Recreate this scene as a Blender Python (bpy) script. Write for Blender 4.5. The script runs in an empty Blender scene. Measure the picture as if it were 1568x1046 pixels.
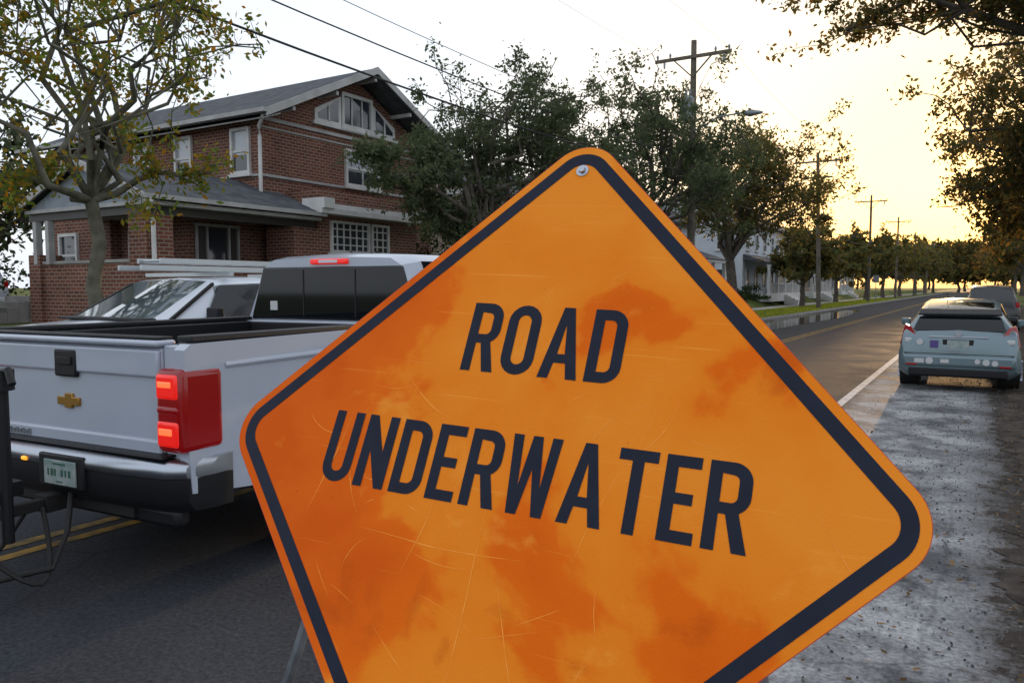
import bpy, math, random
import numpy as np
from mathutils import Vector, Matrix
R=math.radians
scene=bpy.context.scene
# ------------------------------------------------------------------ materials
def mat(name, col=(.5,.5,.5), rough=.7, metal=0., nscale=5., col2=None, bump=0., bscale=40., coat=0., emit=None, estr=0., spec=.5):
    m=bpy.data.materials.new(name); m.use_nodes=True
    nt=m.node_tree; b=nt.nodes['Principled BSDF']
    b.inputs['Base Color'].default_value=(*col,1); b.inputs['Roughness'].default_value=rough
    b.inputs['Metallic'].default_value=metal; b.inputs['Coat Weight'].default_value=coat
    b.inputs['Specular IOR Level'].default_value=spec
    b.inputs['Coat Roughness'].default_value=.06
    if emit: 
        b.inputs['Emission Color'].default_value=(*emit,1); b.inputs['Emission Strength'].default_value=estr
    tc=nt.nodes.new('ShaderNodeTexCoord')
    if col2 is not None:
        n=nt.nodes.new('ShaderNodeTexNoise'); n.inputs['Scale'].default_value=nscale; n.inputs['Detail'].default_value=6
        nt.links.new(tc.outputs['Object'],n.inputs['Vector'])
        r=nt.nodes.new('ShaderNodeValToRGB'); r.color_ramp.elements[0].position=.35; r.color_ramp.elements[1].position=.65
        r.color_ramp.elements[0].color=(*col,1); r.color_ramp.elements[1].color=(*col2,1)
        nt.links.new(n.outputs['Fac'],r.inputs['Fac']); nt.links.new(r.outputs['Color'],b.inputs['Base Color'])
    if bump>0:
        n2=nt.nodes.new('ShaderNodeTexNoise'); n2.inputs['Scale'].default_value=bscale; n2.inputs['Detail'].default_value=5
        nt.links.new(tc.outputs['Object'],n2.inputs['Vector'])
        bp=nt.nodes.new('ShaderNodeBump'); bp.inputs['Strength'].default_value=bump; bp.inputs['Distance'].default_value=.02
        nt.links.new(n2.outputs['Fac'],bp.inputs['Height']); nt.links.new(bp.outputs['Normal'],b.inputs['Normal'])
    return m
def leafmat(name, cols, transl=.45):
    m=bpy.data.materials.new(name); m.use_nodes=True; nt=m.node_tree
    b=nt.nodes['Principled BSDF']; out=nt.nodes['Material Output']
    g=nt.nodes.new('ShaderNodeNewGeometry'); r=nt.nodes.new('ShaderNodeValToRGB')
    els=r.color_ramp.elements
    els[0].position=0; els[0].color=(*cols[0],1); els[1].position=1; els[1].color=(*cols[-1],1)
    for i,c in enumerate(cols[1:-1]):
        e=els.new((i+1)/(len(cols)-1)); e.color=(*c,1)
    nt.links.new(g.outputs['Random Per Island'],r.inputs['Fac'])
    d=nt.nodes.new('ShaderNodeBsdfDiffuse'); nt.links.new(r.outputs['Color'],d.inputs['Color'])
    if transl<=0:
        nt.links.new(d.outputs[0],out.inputs['Surface']); return m
    t=nt.nodes.new('ShaderNodeBsdfTranslucent'); mx=nt.nodes.new('ShaderNodeMixShader'); mx.inputs[0].default_value=transl
    hs=nt.nodes.new('ShaderNodeHueSaturation'); hs.inputs['Value'].default_value=2.0; hs.inputs['Saturation'].default_value=1.1
    nt.links.new(r.outputs['Color'],hs.inputs['Color']); nt.links.new(hs.outputs['Color'],t.inputs['Color'])
    nt.links.new(d.outputs[0],mx.inputs[1]); nt.links.new(t.outputs[0],mx.inputs[2]); nt.links.new(mx.outputs[0],out.inputs['Surface'])
    return m
def brickmat(name,c1,c2,mortar):
    m=bpy.data.materials.new(name); m.use_nodes=True; nt=m.node_tree; b=nt.nodes['Principled BSDF']
    g=nt.nodes.new('ShaderNodeNewGeometry'); s=nt.nodes.new('ShaderNodeSeparateXYZ'); nt.links.new(g.outputs['Position'],s.inputs[0])
    a=nt.nodes.new('ShaderNodeMath'); a.operation='ADD'; nt.links.new(s.outputs['X'],a.inputs[0]); nt.links.new(s.outputs['Y'],a.inputs[1])
    c=nt.nodes.new('ShaderNodeCombineXYZ'); nt.links.new(a.outputs[0],c.inputs['X']); nt.links.new(s.outputs['Z'],c.inputs['Y'])
    t=nt.nodes.new('ShaderNodeTexBrick'); nt.links.new(c.outputs[0],t.inputs['Vector'])
    t.inputs['Scale'].default_value=1; t.inputs['Brick Width'].default_value=.25; t.inputs['Row Height'].default_value=.095
    t.inputs['Mortar Size'].default_value=.013; t.inputs['Color1'].default_value=(*c1,1); t.inputs['Color2'].default_value=(*c2,1); t.inputs['Mortar'].default_value=(*mortar,1)
    n=nt.nodes.new('ShaderNodeTexNoise'); n.inputs['Scale'].default_value=.9; n.inputs['Detail'].default_value=5; nt.links.new(g.outputs['Position'],n.inputs['Vector'])
    r=nt.nodes.new('ShaderNodeMapRange'); r.inputs['To Min'].default_value=.5; r.inputs['To Max'].default_value=1.4; nt.links.new(n.outputs['Fac'],r.inputs['Value'])
    mm=nt.nodes.new('ShaderNodeMix'); mm.data_type='RGBA'; mm.blend_type='MULTIPLY'; mm.inputs[0].default_value=1
    nt.links.new(t.outputs['Color'],mm.inputs[6]); nt.links.new(r.outputs[0],mm.inputs[7]); nt.links.new(mm.outputs[2],b.inputs['Base Color'])
    b.inputs['Roughness'].default_value=.9; b.inputs['Specular IOR Level'].default_value=.2
    bp=nt.nodes.new('ShaderNodeBump'); bp.inputs['Strength'].default_value=.5; bp.inputs['Distance'].default_value=.01; bp.invert=True
    nt.links.new(t.outputs['Fac'],bp.inputs['Height']); nt.links.new(bp.outputs['Normal'],b.inputs['Normal'])
    return m
M={}
M['brick']=brickmat('red_brick',(.20,.074,.047),(.115,.044,.031),(.26,.20,.165))
M['white']=mat('white_trim',(.62,.61,.60),.6,col2=(.50,.49,.48),nscale=2)
M['fascia']=mat('weathered_fascia',(.40,.395,.39),.7,col2=(.29,.285,.28),nscale=2)
M['siding']=mat('pale_siding',(.55,.58,.63),.7,col2=(.46,.50,.55),nscale=1)
M['gable']=mat('shingled_gable',(.26,.29,.33),.8,col2=(.20,.22,.26),nscale=4)
M['beige']=mat('beige_stucco',(.45,.37,.28),.8,col2=(.38,.31,.24),nscale=1)
M['roof']=mat('shingle_roof',(.052,.055,.064),.9,col2=(.095,.10,.112),nscale=3,bump=.6,bscale=15,spec=.2)
M['glass']=mat('window_glass',(.03,.035,.045),.06,spec=.9)
M['curtain']=mat('window_blind',(.38,.40,.44),.25,coat=.6)
M['dark']=mat('dark_interior',(.012,.011,.011),.8)
M['door']=mat('door_wood',(.04,.033,.03),.5)
M['concrete']=mat('concrete',(.30,.29,.27),.85,col2=(.22,.21,.20),nscale=2,bump=.3)
M['bark']=mat('bark',(.075,.062,.05),.95,col2=(.14,.12,.10),nscale=6,bump=.8,bscale=14,spec=.1)
M['barkgreen']=mat('smooth_bark',(.085,.08,.06),.9,col2=(.15,.14,.105),nscale=5,bump=.6,bscale=14,spec=.15)
M['oak']=leafmat('oak_leaves',[(.05,.068,.036),(.08,.10,.052),(.115,.13,.07),(.06,.078,.043)],.32)
M['oakfar']=leafmat('oak_leaves_far',[(.045,.06,.035),(.08,.10,.055),(.10,.11,.06),(.05,.065,.04)],0)
M['oakwarm']=leafmat('oak_leaves_autumn',[(.05,.062,.026),(.085,.088,.036),(.15,.105,.035),(.07,.074,.03)],.48)
M['oakback']=leafmat('oak_leaves_backlit',[(.04,.048,.022),(.07,.068,.028),(.15,.085,.028),(.05,.055,.024),(.09,.07,.028)],.48)
M['myrtle']=leafmat('myrtle_leaves',[(.08,.115,.028),(.12,.155,.034),(.26,.15,.032),(.09,.12,.03),(.13,.15,.034),(.28,.13,.028)],.5)
M['bush']=leafmat('shrub_leaves',[(.02,.032,.013),(.04,.055,.022),(.055,.07,.028)],0)
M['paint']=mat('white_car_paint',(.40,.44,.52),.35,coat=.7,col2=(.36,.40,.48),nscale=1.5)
M['paintw']=mat('white_car_paint_clean',(.58,.61,.67),.35,coat=.7)
M['pbl']=mat('pale_blue_paint',(.14,.20,.225),.35,metal=.35,coat=.7)
M['dpaint']=mat('dark_car_paint',(.012,.013,.016),.35,coat=.6)
M['carglass']=mat('tinted_glass',(.005,.006,.008),.05,spec=.4,coat=.15)
M['wsglass']=mat('windshield_glass',(.07,.10,.115),.05,spec=.9,coat=.8)
M['chrome']=mat('chrome',(.42,.45,.50),.32,metal=1.)
M['alum']=mat('aluminium',(.50,.53,.55),.42,metal=.8)
M['galv']=mat('galvanised_steel',(.30,.33,.36),.55,metal=.5,col2=(.2,.22,.24),nscale=9)
M['black']=mat('black_plastic',(.010,.010,.012),.5,bump=.1,bscale=90,spec=.3)
M['rubber']=mat('tyre_rubber',(.012,.012,.012),.85,spec=.2)
M['red']=mat('red_lens',(.16,.001,.003),.2,coat=.3,emit=(1,.006,.003),estr=.07)
M['redlit']=mat('red_lens_lit',(.5,.01,.008),.25,emit=(1,.014,.006),estr=.5,coat=.3)
M['redhot']=mat('brake_lamp_core',(.8,.06,.03),.3,emit=(1,.11,.03),estr=1.8,coat=.3)
M['gold']=mat('gold_badge',(.40,.22,.05),.35,metal=.8)
M['plate']=mat('license_plate',(.34,.37,.36),.5,col2=(.18,.26,.25),nscale=12)
M['sticker']=mat('sticker_white',(.5,.5,.5),.5)
M['stickerb']=mat('sticker_purple',(.08,.05,.2),.5)
M['pchar']=mat('plate_ink',(.03,.10,.07),.5)
M['wood']=mat('pole_wood',(.11,.095,.08),.95,col2=(.17,.145,.12),nscale=3,bump=.4,spec=.1)
M['wire']=mat('wire',(.02,.02,.02),.7)
M['yellow']=mat('yellow_marking',(.34,.20,.04),.85,col2=(.07,.062,.045),nscale=6,spec=.15)
M['lane']=mat('white_marking',(.58,.58,.58),.8,col2=(.26,.26,.27),nscale=9,spec=.15)
M['water']=mat('standing_water',(.03,.035,.035),.06,bump=.05,bscale=3)
M['litter']=leafmat('fallen_leaf',[(.05,.035,.02),(.12,.07,.03),(.08,.05,.028),(.24,.15,.07),(.04,.03,.02)],0)
M['ink']=mat('navy_ink',(.004,.007,.020),.5,col2=(.007,.011,.028),nscale=14,spec=.22)
M['rededge']=mat('red_edge',(.5,.04,.015),.5)

# ------------------------------------------------------------------ mesh helpers
import bmesh
def link(o,parent=None):
    scene.collection.objects.link(o)
    if parent: o.parent=parent
    return o
def empty(name,loc=(0,0,0),rz=0):
    e=bpy.data.objects.new(name,None); e.location=loc; e.rotation_euler=(0,0,rz); e.empty_display_size=.2
    return link(e)
def obj(name,v,f,mats,mi=None,parent=None,smooth=False,bevel=0,seg=2,angle=35):
    me=bpy.data.meshes.new(name); me.from_pydata([tuple(map(float,p)) for p in v],[],[tuple(q) for q in f])
    if not isinstance(mats,(list,tuple)): mats=[mats]
    for m in mats: me.materials.append(m)
    if mi is not None: me.polygons.foreach_set('material_index',mi)
    bm=bmesh.new(); bm.from_mesh(me); bmesh.ops.recalc_face_normals(bm,faces=bm.faces); bm.to_mesh(me); bm.free()
    o=bpy.data.objects.new(name,me); link(o,parent)
    if bevel>0:
        b=o.modifiers.new('bevel','BEVEL'); b.width=bevel; b.segments=seg; b.limit_method='ANGLE'; b.angle_limit=R(30)
        smooth=True
    if smooth:
        me.polygons.foreach_set('use_smooth',[True]*len(me.polygons))
        try: me.set_sharp_from_angle(angle=R(angle))
        except Exception: pass
    me.update()
    return o
class MB:
    def __init__(s): s.v=[];s.f=[];s.m=[]
    def add(s,v,f,m=0):
        n=len(s.v); s.v+=list(v); s.f+=[[i+n for i in q] for q in f]; s.m+=[m]*len(f)
    def box(s,x0,x1,y0,y1,z0,z1,m=0):
        s.add([(x0,y0,z0),(x1,y0,z0),(x1,y1,z0),(x0,y1,z0),(x0,y0,z1),(x1,y0,z1),(x1,y1,z1),(x0,y1,z1)],
              [(0,3,2,1),(4,5,6,7),(0,1,5,4),(1,2,6,5),(2,3,7,6),(3,0,4,7)],m)
    def prism(s,pts,ext,m=0):
        n=len(pts); e=Vector(ext); a=[Vector(p) for p in pts]
        s.add(a+[p+e for p in a],[list(range(n))[::-1],[i+n for i in range(n)]]+[[i,(i+1)%n,(i+1)%n+n,i+n] for i in range(n)],m)
    def beam(s,a,b,w,h=None,m=0):
        h=h or w; a=Vector(a);b=Vector(b);d=(b-a).normalized()
        up=Vector((0,0,1)) if abs(d.z)<.95 else Vector((0,1,0))
        x=d.cross(up).normalized(); y=x.cross(d)
        q=[x*w/2+y*h/2,-x*w/2+y*h/2,-x*w/2-y*h/2,x*w/2-y*h/2]
        s.prism([a+p for p in q],b-a,m)
    def tube(s,path,rads,k=8,m=0,cap=True):
        n0=len(s.v); P=[Vector(p) for p in path]
        if not hasattr(rads,'__len__'): rads=[rads]*len(P)
        for i,p in enumerate(P):
            d=(P[min(i+1,len(P)-1)]-P[max(i-1,0)]).normalized()
            up=Vector((0,0,1)) if abs(d.z)<.9 else Vector((1,0,0))
            x=d.cross(up).normalized(); y=x.cross(d)
            for j in range(k):
                t=2*math.pi*j/k; s.v.append(p+(x*math.cos(t)+y*math.sin(t))*rads[i])
        for i in range(len(P)-1):
            for j in range(k):
                s.f.append([n0+i*k+j,n0+i*k+(j+1)%k,n0+(i+1)*k+(j+1)%k,n0+(i+1)*k+j]); s.m.append(m)
        if cap:
            s.f.append([n0+j for j in range(k)][::-1]); s.m.append(m)
            s.f.append([n0+(len(P)-1)*k+j for j in range(k)]); s.m.append(m)
    def make(s,name,mats,parent=None,**k): return obj(name,s.v,s.f,mats,s.m,parent,**k)
def box(name,x0,x1,y0,y1,z0,z1,m,parent=None,bevel=0,**k):
    b=MB(); b.box(x0,x1,y0,y1,z0,z1); return b.make(name,m,parent,bevel=bevel,**k)

# ------------------------------------------------------------------ camera
cam=bpy.data.cameras.new('camera'); co=bpy.data.objects.new('camera',cam); link(co)
cam.lens=27.09; cam.sensor_width=36; cam.clip_end=3000; cam.clip_start=.05
co.location=(0,0,1.7); co.rotation_euler=(R(90-4.02),0,R(31.36)); scene.camera=co

# ------------------------------------------------------------------ world + sun
SUN_EL=4.0
sd=Vector((-.035,math.cos(R(SUN_EL)),math.sin(R(SUN_EL)))).normalized()
w=bpy.data.worlds.new('World'); scene.world=w; w.use_nodes=True; nt=w.node_tree
bg=nt.nodes['Background']; sky=nt.nodes.new('ShaderNodeTexSky'); sky.sky_type='NISHITA'; sky.sun_disc=False
sky.sun_elevation=R(SUN_EL); sky.sun_rotation=R(-2); sky.air_density=1.0; sky.dust_density=2.8; sky.ozone_density=1.5
tcw=nt.nodes.new('ShaderNodeTexCoord'); dt=nt.nodes.new('ShaderNodeVectorMath'); dt.operation='DOT_PRODUCT'; dt.inputs[1].default_value=sd
nt.links.new(tcw.outputs['Generated'],dt.inputs[0])
hr=nt.nodes.new('ShaderNodeValToRGB'); E=hr.color_ramp.elements
E[0].position=.80; E[0].color=(.83,.885,.97,1); E[1].position=1.0; E[1].color=(1.0,.62,.27,1)
e=E.new(.93); e.color=(.93,.90,.86,1); e=E.new(.975); e.color=(1.,.84,.62,1)
nt.links.new(dt.outputs['Value'],hr.inputs['Fac'])
sc_=nt.nodes.new('ShaderNodeMix'); sc_.data_type='RGBA'; sc_.blend_type='MULTIPLY'; sc_.inputs[0].default_value=1; sc_.inputs[7].default_value=(13,13,13,1)
nt.links.new(hr.outputs[0],sc_.inputs[6])
hz=nt.nodes.new('ShaderNodeMix'); hz.data_type='RGBA'; hz.inputs[0].default_value=.55
nt.links.new(sky.outputs[0],hz.inputs[6]); nt.links.new(sc_.outputs[2],hz.inputs[7]); nt.links.new(hz.outputs[2],bg.inputs['Color']); bg.inputs['Strength'].default_value=.15
sl=bpy.data.lights.new('sun','SUN'); so=bpy.data.objects.new('sun',sl); link(so); sl.energy=3.2; sl.angle=R(.5); sl.color=(1,.62,.30)
so.rotation_euler=sd.to_track_quat('Z','Y').to_euler()
scene.view_settings.view_transform='Standard'; scene.view_settings.look='None'; scene.view_settings.exposure=0

# ------------------------------------------------------------------ ground, road
def ground_material():
    m=bpy.data.materials.new('ground_mix'); m.use_nodes=True; nt=m.node_tree; b=nt.nodes['Principled BSDF']
    g=nt.nodes.new('ShaderNodeNewGeometry')
    n=nt.nodes.new('ShaderNodeTexNoise'); n.inputs['Scale'].default_value=.6; n.inputs['Detail'].default_value=10; nt.links.new(g.outputs['Position'],n.inputs['Vector'])
    r=nt.nodes.new('ShaderNodeValToRGB'); E=r.color_ramp.elements; E[0].position=.38; E[0].color=(.06,.05,.03,1); E[1].position=.52; E[1].color=(.10,.125,.032,1)
    e=E.new(.7); e.color=(.17,.18,.045,1); nt.links.new(n.outputs['Fac'],r.inputs['Fac']); nt.links.new(r.outputs[0],b.inputs['Base Color'])
    n2=nt.nodes.new('ShaderNodeTexNoise'); n2.inputs['Scale'].default_value=30; nt.links.new(g.outputs['Position'],n2.inputs['Vector'])
    bp=nt.nodes.new('ShaderNodeBump'); bp.inputs['Strength'].default_value=.9; bp.inputs['Distance'].default_value=.05
    nt.links.new(n2.outputs['Fac'],bp.inputs['Height']); nt.links.new(bp.outputs[0],b.inputs['Normal']); b.inputs['Roughness'].default_value=.95; b.inputs['Specular IOR Level'].default_value=.1
    return m
def road_material():
    m=bpy.data.materials.new('asphalt'); m.use_nodes=True; nt=m.node_tree; b=nt.nodes['Principled BSDF']; L=nt.links.new
    g=nt.nodes.new('ShaderNodeNewGeometry'); s=nt.nodes.new('ShaderNodeSeparateXYZ'); L(g.outputs['Position'],s.inputs[0])
    def noise(sc,det=6,rough=.6):
        n=nt.nodes.new('ShaderNodeTexNoise'); n.inputs['Scale'].default_value=sc; n.inputs['Detail'].default_value=det; n.inputs['Roughness'].default_value=rough
        L(g.outputs['Position'],n.inputs['Vector']); return n
    n1=noise(.8,8); n2=noise(38,4,.7); n3=noise(1.6,10,.72)
    a=nt.nodes.new('ShaderNodeMath'); a.operation='MULTIPLY_ADD'; a.inputs[1].default_value=.5; L(n3.outputs['Fac'],a.inputs[0]); L(s.outputs['X'],a.inputs[2])
    mr=nt.nodes.new('ShaderNodeMapRange'); mr.inputs['From Min'].default_value=-1.50; mr.inputs['From Max'].default_value=-1.25; L(a.outputs[0],mr.inputs['Value'])
    r1=nt.nodes.new('ShaderNodeValToRGB'); E=r1.color_ramp.elements; E[0].position=.35; E[0].color=(.026,.028,.034,1); E[1].position=.7; E[1].color=(.050,.053,.060,1); L(n1.outputs['Fac'],r1.inputs['Fac'])
    r2=nt.nodes.new('ShaderNodeValToRGB'); E=r2.color_ramp.elements; E[0].position=.38; E[0].color=(.085,.087,.092,1); E[1].position=.60; E[1].color=(.34,.34,.345,1); e=E.new(.5); e.color=(.21,.21,.215,1); L(n3.outputs['Fac'],r2.inputs['Fac'])
    mx=nt.nodes.new('ShaderNodeMix'); mx.data_type='RGBA'; L(mr.outputs[0],mx.inputs[0]); L(r1.outputs[0],mx.inputs[6]); L(r2.outputs[0],mx.inputs[7])
    n4=noise(3.2,10,.75)
    a2=nt.nodes.new('ShaderNodeMath'); a2.operation='MULTIPLY_ADD'; a2.inputs[1].default_value=1.5; L(n4.outputs['Fac'],a2.inputs[0]); L(s.outputs['X'],a2.inputs[2])
    m2=nt.nodes.new('ShaderNodeMapRange'); m2.inputs['From Min'].default_value=.70; m2.inputs['From Max'].default_value=1.0; L(a2.outputs[0],m2.inputs['Value'])
    mq=nt.nodes.new('ShaderNodeMix'); mq.data_type='RGBA'; L(m2.outputs[0],mq.inputs[0]); L(mx.outputs[2],mq.inputs[6]); mq.inputs[7].default_value=(.045,.037,.032,1)
    r3=nt.nodes.new('ShaderNodeMapRange'); r3.inputs['From Min'].default_value=.3; r3.inputs['From Max'].default_value=.7; r3.inputs['To Min'].default_value=.55; r3.inputs['To Max'].default_value=1.45; L(n2.outputs['Fac'],r3.inputs['Value'])
    mm=nt.nodes.new('ShaderNodeMix'); mm.data_type='RGBA'; mm.blend_type='MULTIPLY'; mm.inputs[0].default_value=1; L(mq.outputs[2],mm.inputs[6]); L(r3.outputs[0],mm.inputs[7])
    nv=nt.nodes.new('ShaderNodeMix'); nv.data_type='RGBA'; nv.inputs[0].default_value=.12; L(g.outputs['Position'],nv.inputs[6]); L(n3.outputs['Color'],nv.inputs[7])
    vo=nt.nodes.new('ShaderNodeTexVoronoi'); vo.feature='DISTANCE_TO_EDGE'; vo.inputs['Scale'].default_value=.5; L(nv.outputs[2],vo.inputs['Vector'])
    cr=nt.nodes.new('ShaderNodeMapRange'); cr.inputs['From Min'].default_value=.002; cr.inputs['From Max'].default_value=.007; cr.inputs['To Min'].default_value=.6; cr.inputs['To Max'].default_value=1; L(vo.outputs['Distance'],cr.inputs['Value'])
    mc=nt.nodes.new('ShaderNodeMix'); mc.data_type='RGBA'; mc.blend_type='MULTIPLY'; mc.inputs[0].default_value=.6; L(mm.outputs[2],mc.inputs[6]); L(cr.outputs[0],mc.inputs[7]); L(mc.outputs[2],b.inputs['Base Color'])
    rr=nt.nodes.new('ShaderNodeMapRange'); rr.inputs['From Min'].default_value=.4; rr.inputs['From Max'].default_value=.62; rr.inputs['To Min'].default_value=.8; rr.inputs['To Max'].default_value=.97; L(n1.outputs['Fac'],rr.inputs['Value']); L(rr.outputs[0],b.inputs['Roughness'])
    b.inputs['Specular IOR Level'].default_value=.12
    bp=nt.nodes.new('ShaderNodeBump'); bp.inputs['Strength'].default_value=.55; bp.inputs['Distance'].default_value=.012; L(n2.outputs['Fac'],bp.inputs['Height']); L(bp.outputs[0],b.inputs['Normal'])
    return m
gx=[(-900,.75),(-40,.75),(-16.3,.75),(-15.2,.16),(-9.5,.12),(-9.49,-.03),(.6,-.03),(1.2,.02),(4,.12),(900,.12)]
ys=[-80,-20,0,20,40,80,160,320,1200]
v=[(x,y,z) for y in ys for x,z in gx]; n=len(gx)
f=[(j*n+i,j*n+i+1,(j+1)*n+i+1,(j+1)*n+i) for j in range(len(ys)-1) for i in range(n-1)]
obj('ground',v,f,ground_material())
obj('road',[(-9.42,-80,0),(.9,-80,0),(.9,1200,0),(-9.42,1200,0)],[(0,1,2,3)],road_material())
box('kerb',-9.56,-9.42,-80,900,-.05,.14,M['concrete'],bevel=.02)
box('sidewalk',-14.4,-12.9,-80,900,.05,.17,M['concrete'])
mk=MB()
for x0,x1 in ((-5.25,-5.15),(-5.46,-5.36)):
    mk.add([(x0,-40,.004),(x1,-40,.004),(x1,600,.004),(x0,600,.004)],[(0,1,2,3)],0)
mk.add([(-1.78,-40,.004),(-1.66,-40,.004),(-1.66,600,.004),(-1.78,600,.004)],[(0,1,2,3)],1)
mk.make('road_markings',[M['yellow'],M['lane']])
rng=np.random.default_rng(3); random.seed(3)
yy=np.arange(-6,200,.07); wlk=np.cumsum(rng.normal(0,.05,len(yy))); wlk-=np.convolve(wlk,np.ones(60)/60,'same')
ed=.28+wlk*.55+rng.normal(0,.035,len(yy))
v=[];f=[]
for i,y in enumerate(yy):
    v+=[(ed[i],y,.004),(ed[i]+.12,y,.012+rng.random()*.02),(1.0+.1*math.sin(y),y,.05+rng.random()*.03),(1.7,y,.07+rng.random()*.05),(2.9,y,.14)]
for i in range(len(yy)-1):
    for j in range(4): f.append((i*5+j,i*5+j+1,(i+1)*5+j+1,(i+1)*5+j))
obj('dirt_verge',v,f,mat('dirt',(.036,.030,.026),.95,col2=(.085,.071,.061),nscale=5,bump=1.,bscale=30,spec=.1),smooth=True)
pd=[]
for i in range(60):
    t=i/60*2*math.pi; pd.append((-8.1+1.25*math.cos(t)*(1+.12*math.sin(5*t)),43+19*math.sin(t)*(1+.06*math.sin(7*t)),.006))
obj('puddle',pd,[list(range(60))],M['water'])
def quads(c,size,flat=False,rg=rng,asp=.5):
    n=len(c); a=rg.normal(size=(n,3)); 
    if flat: a[:,2]*=.15
    a/=np.linalg.norm(a,axis=1)[:,None]; t=rg.normal(size=(n,3))
    if flat: t=np.tile([0,0,1.],(n,1))+t*.2
    b=np.cross(a,t); b/=np.linalg.norm(b,axis=1)[:,None]
    s=size*rg.uniform(.6,1.3,n)[:,None]
    return np.stack([c+a*s,c+b*s*asp,c-a*s,c-b*s*asp],1).reshape(-1,3)
def quadmesh(name,v,m,parent=None):
    n=len(v)//4; me=bpy.data.meshes.new(name); me.vertices.add(n*4); me.vertices.foreach_set('co',v.astype(np.float32).ravel())
    me.loops.add(n*4); me.loops.foreach_set('vertex_index',np.arange(n*4,dtype=np.int32))
    me.polygons.add(n); me.polygons.foreach_set('loop_start',np.arange(0,n*4,4,dtype=np.int32)); 
    me.materials.append(m); me.update(calc_edges=True); me.validate()
    return link(bpy.data.objects.new(name,me),parent)
n=9000; c=np.zeros((n,3)); c[:,0]=np.where(rng.random(n)<.82,.15+rng.gamma(2,.5,n),-.7+rng.normal(0,.5,n)); c[:,1]=2+rng.random(n)**1.5*45; c[:,2]=.018+np.clip(c[:,0],0,3)*.06
quadmesh('fallen_leaves',quads(c,.020,True),M['litter'])
n=5000; c=np.zeros((n,3)); c[:,0]=rng.normal(.1,.55,n); c[:,1]=2+rng.random(n)**1.4*22; c[:,2]=.006
quadmesh('gravel',quads(c,.010,False,asp=.8),leafmat('gravel_stone',[(.05,.05,.05),(.2,.2,.2),(.1,.095,.09)],0))
n=1500; c=np.zeros((n,3)); c[:,0]=rng.uniform(-9.3,-8.6,n); c[:,1]=rng.uniform(5,80,n); c[:,2]=.015
quadmesh('gutter_leaves',quads(c,.035,True),M['litter'])
n=16000; c=np.zeros((n,3)); c[:,0]=rng.uniform(-12.8,-9.6,n); c[:,1]=8+rng.random(n)**1.3*110; c[:,2]=.16
a=rng.normal(size=(n,3))*.35; a[:,2]=1; a*=.07; b=rng.normal(size=(n,3))*.02; b[:,2]=0
quadmesh('grass',np.stack([c+a,c+b,c-a*.8,c-b],1).reshape(-1,3),leafmat('grass_blades',[(.14,.18,.03),(.22,.25,.04),(.30,.28,.06)],.45))

# ------------------------------------------------------------------ trees
def tree_geo(base,fork,cc,cr,tr,seed,limbs=8,subs=8,twigs=6,leaves=50,clump=.35,wig=.25,low=-.35,tipr=.012,sides=6,lobes=()):
    rg=np.random.default_rng(seed); mb=MB(); base=np.array(base,float); fork=np.array(fork,float); cc0=np.array(cc,float); cr0=np.array(cr,float)
    def path(a,b,nn,w,sag=0):
        P=[a+(b-a)*t for t in np.linspace(0,1,nn)]
        L=np.linalg.norm(b-a)
        for i in range(1,nn-1):
            P[i]=P[i]+rg.normal(0,w*L*.2,3); P[i][2]+=sag*math.sin(math.pi*i/(nn-1))*L
        return P
    tp=path(base,fork,5,wig*.4)
    mb.tube(tp,[tr*1.35,tr*1.02,tr*.92,tr*.85,tr*.8],10)
    tips=[]; jobs=[(cc0,cr0,limbs,low)]+[(np.array(a,float),np.array(b,float),c_,-.6) for a,b,c_ in lobes]
    for cc,cr,nl,lw in jobs:
      for i in range(nl):
        ph=i*2.399+rg.uniform(-.3,.3); u=lw+(1-lw)*((i+.5)/nl)
        rr=math.sqrt(max(0,1-u*u)); d=np.array([rr*math.cos(ph),rr*math.sin(ph),u])
        tgt=cc+cr*d*rg.uniform(.5,.92)
        P=path(fork,tgt,7,wig,.10); r0=tr*rg.uniform(.38,.6)
        mb.tube(P,list(np.linspace(r0,r0*.22,7)),sides,cap=False)
        for j in range(subs):
            k=rg.integers(3,7); s=P[k]
            t2=tgt+rg.normal(0,.30,3)*cr if j%3 else s+rg.normal(0,.3,3)*cr
            q=(t2-cc)/cr; l=np.linalg.norm(q)
            if l>1.08: t2=cc+cr*q/l*rg.uniform(.85,1.12)
            S=path(s,t2,5,wig,.05); r1=max(tipr*2,r0*.22)
            mb.tube(S,list(np.linspace(r1,tipr,5)),4,cap=False)
            for q_ in range(twigs):
                k2=rg.integers(1,5); e=S[k2]+rg.normal(0,.13,3)*cr*rg.uniform(.4,1.2)
                mb.tube([S[k2],(S[k2]+e)/2+rg.normal(0,.03,3),e],[tipr*.9,tipr*.7,tipr*.4],3,cap=False)
                tips.append((S[k2],e))
    T=np.array([t[1] for t in tips]); S0=np.array([t[0] for t in tips])
    w_=rg.uniform(.1,1.9,len(T)); idx=np.repeat(np.arange(len(T)),(w_*leaves).astype(int))
    al=rg.uniform(.35,1.15,len(idx))[:,None]
    C=S0[idx]+(T[idx]-S0[idx])*al+rg.normal(0,1,(len(idx),3))*clump*rg.uniform(.3,1,(len(idx),1))
    return mb,C,rg
def tree(name,leaf,lm,bark,asp=.5,**k):
    e=empty(name); mb,C,rg=tree_geo(**k); mb.make('trunk_and_limbs',bark,e,smooth=True,angle=80)
    quadmesh('leaves',quads(C,leaf,rg=rg,asp=asp),lm,e); return e
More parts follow.
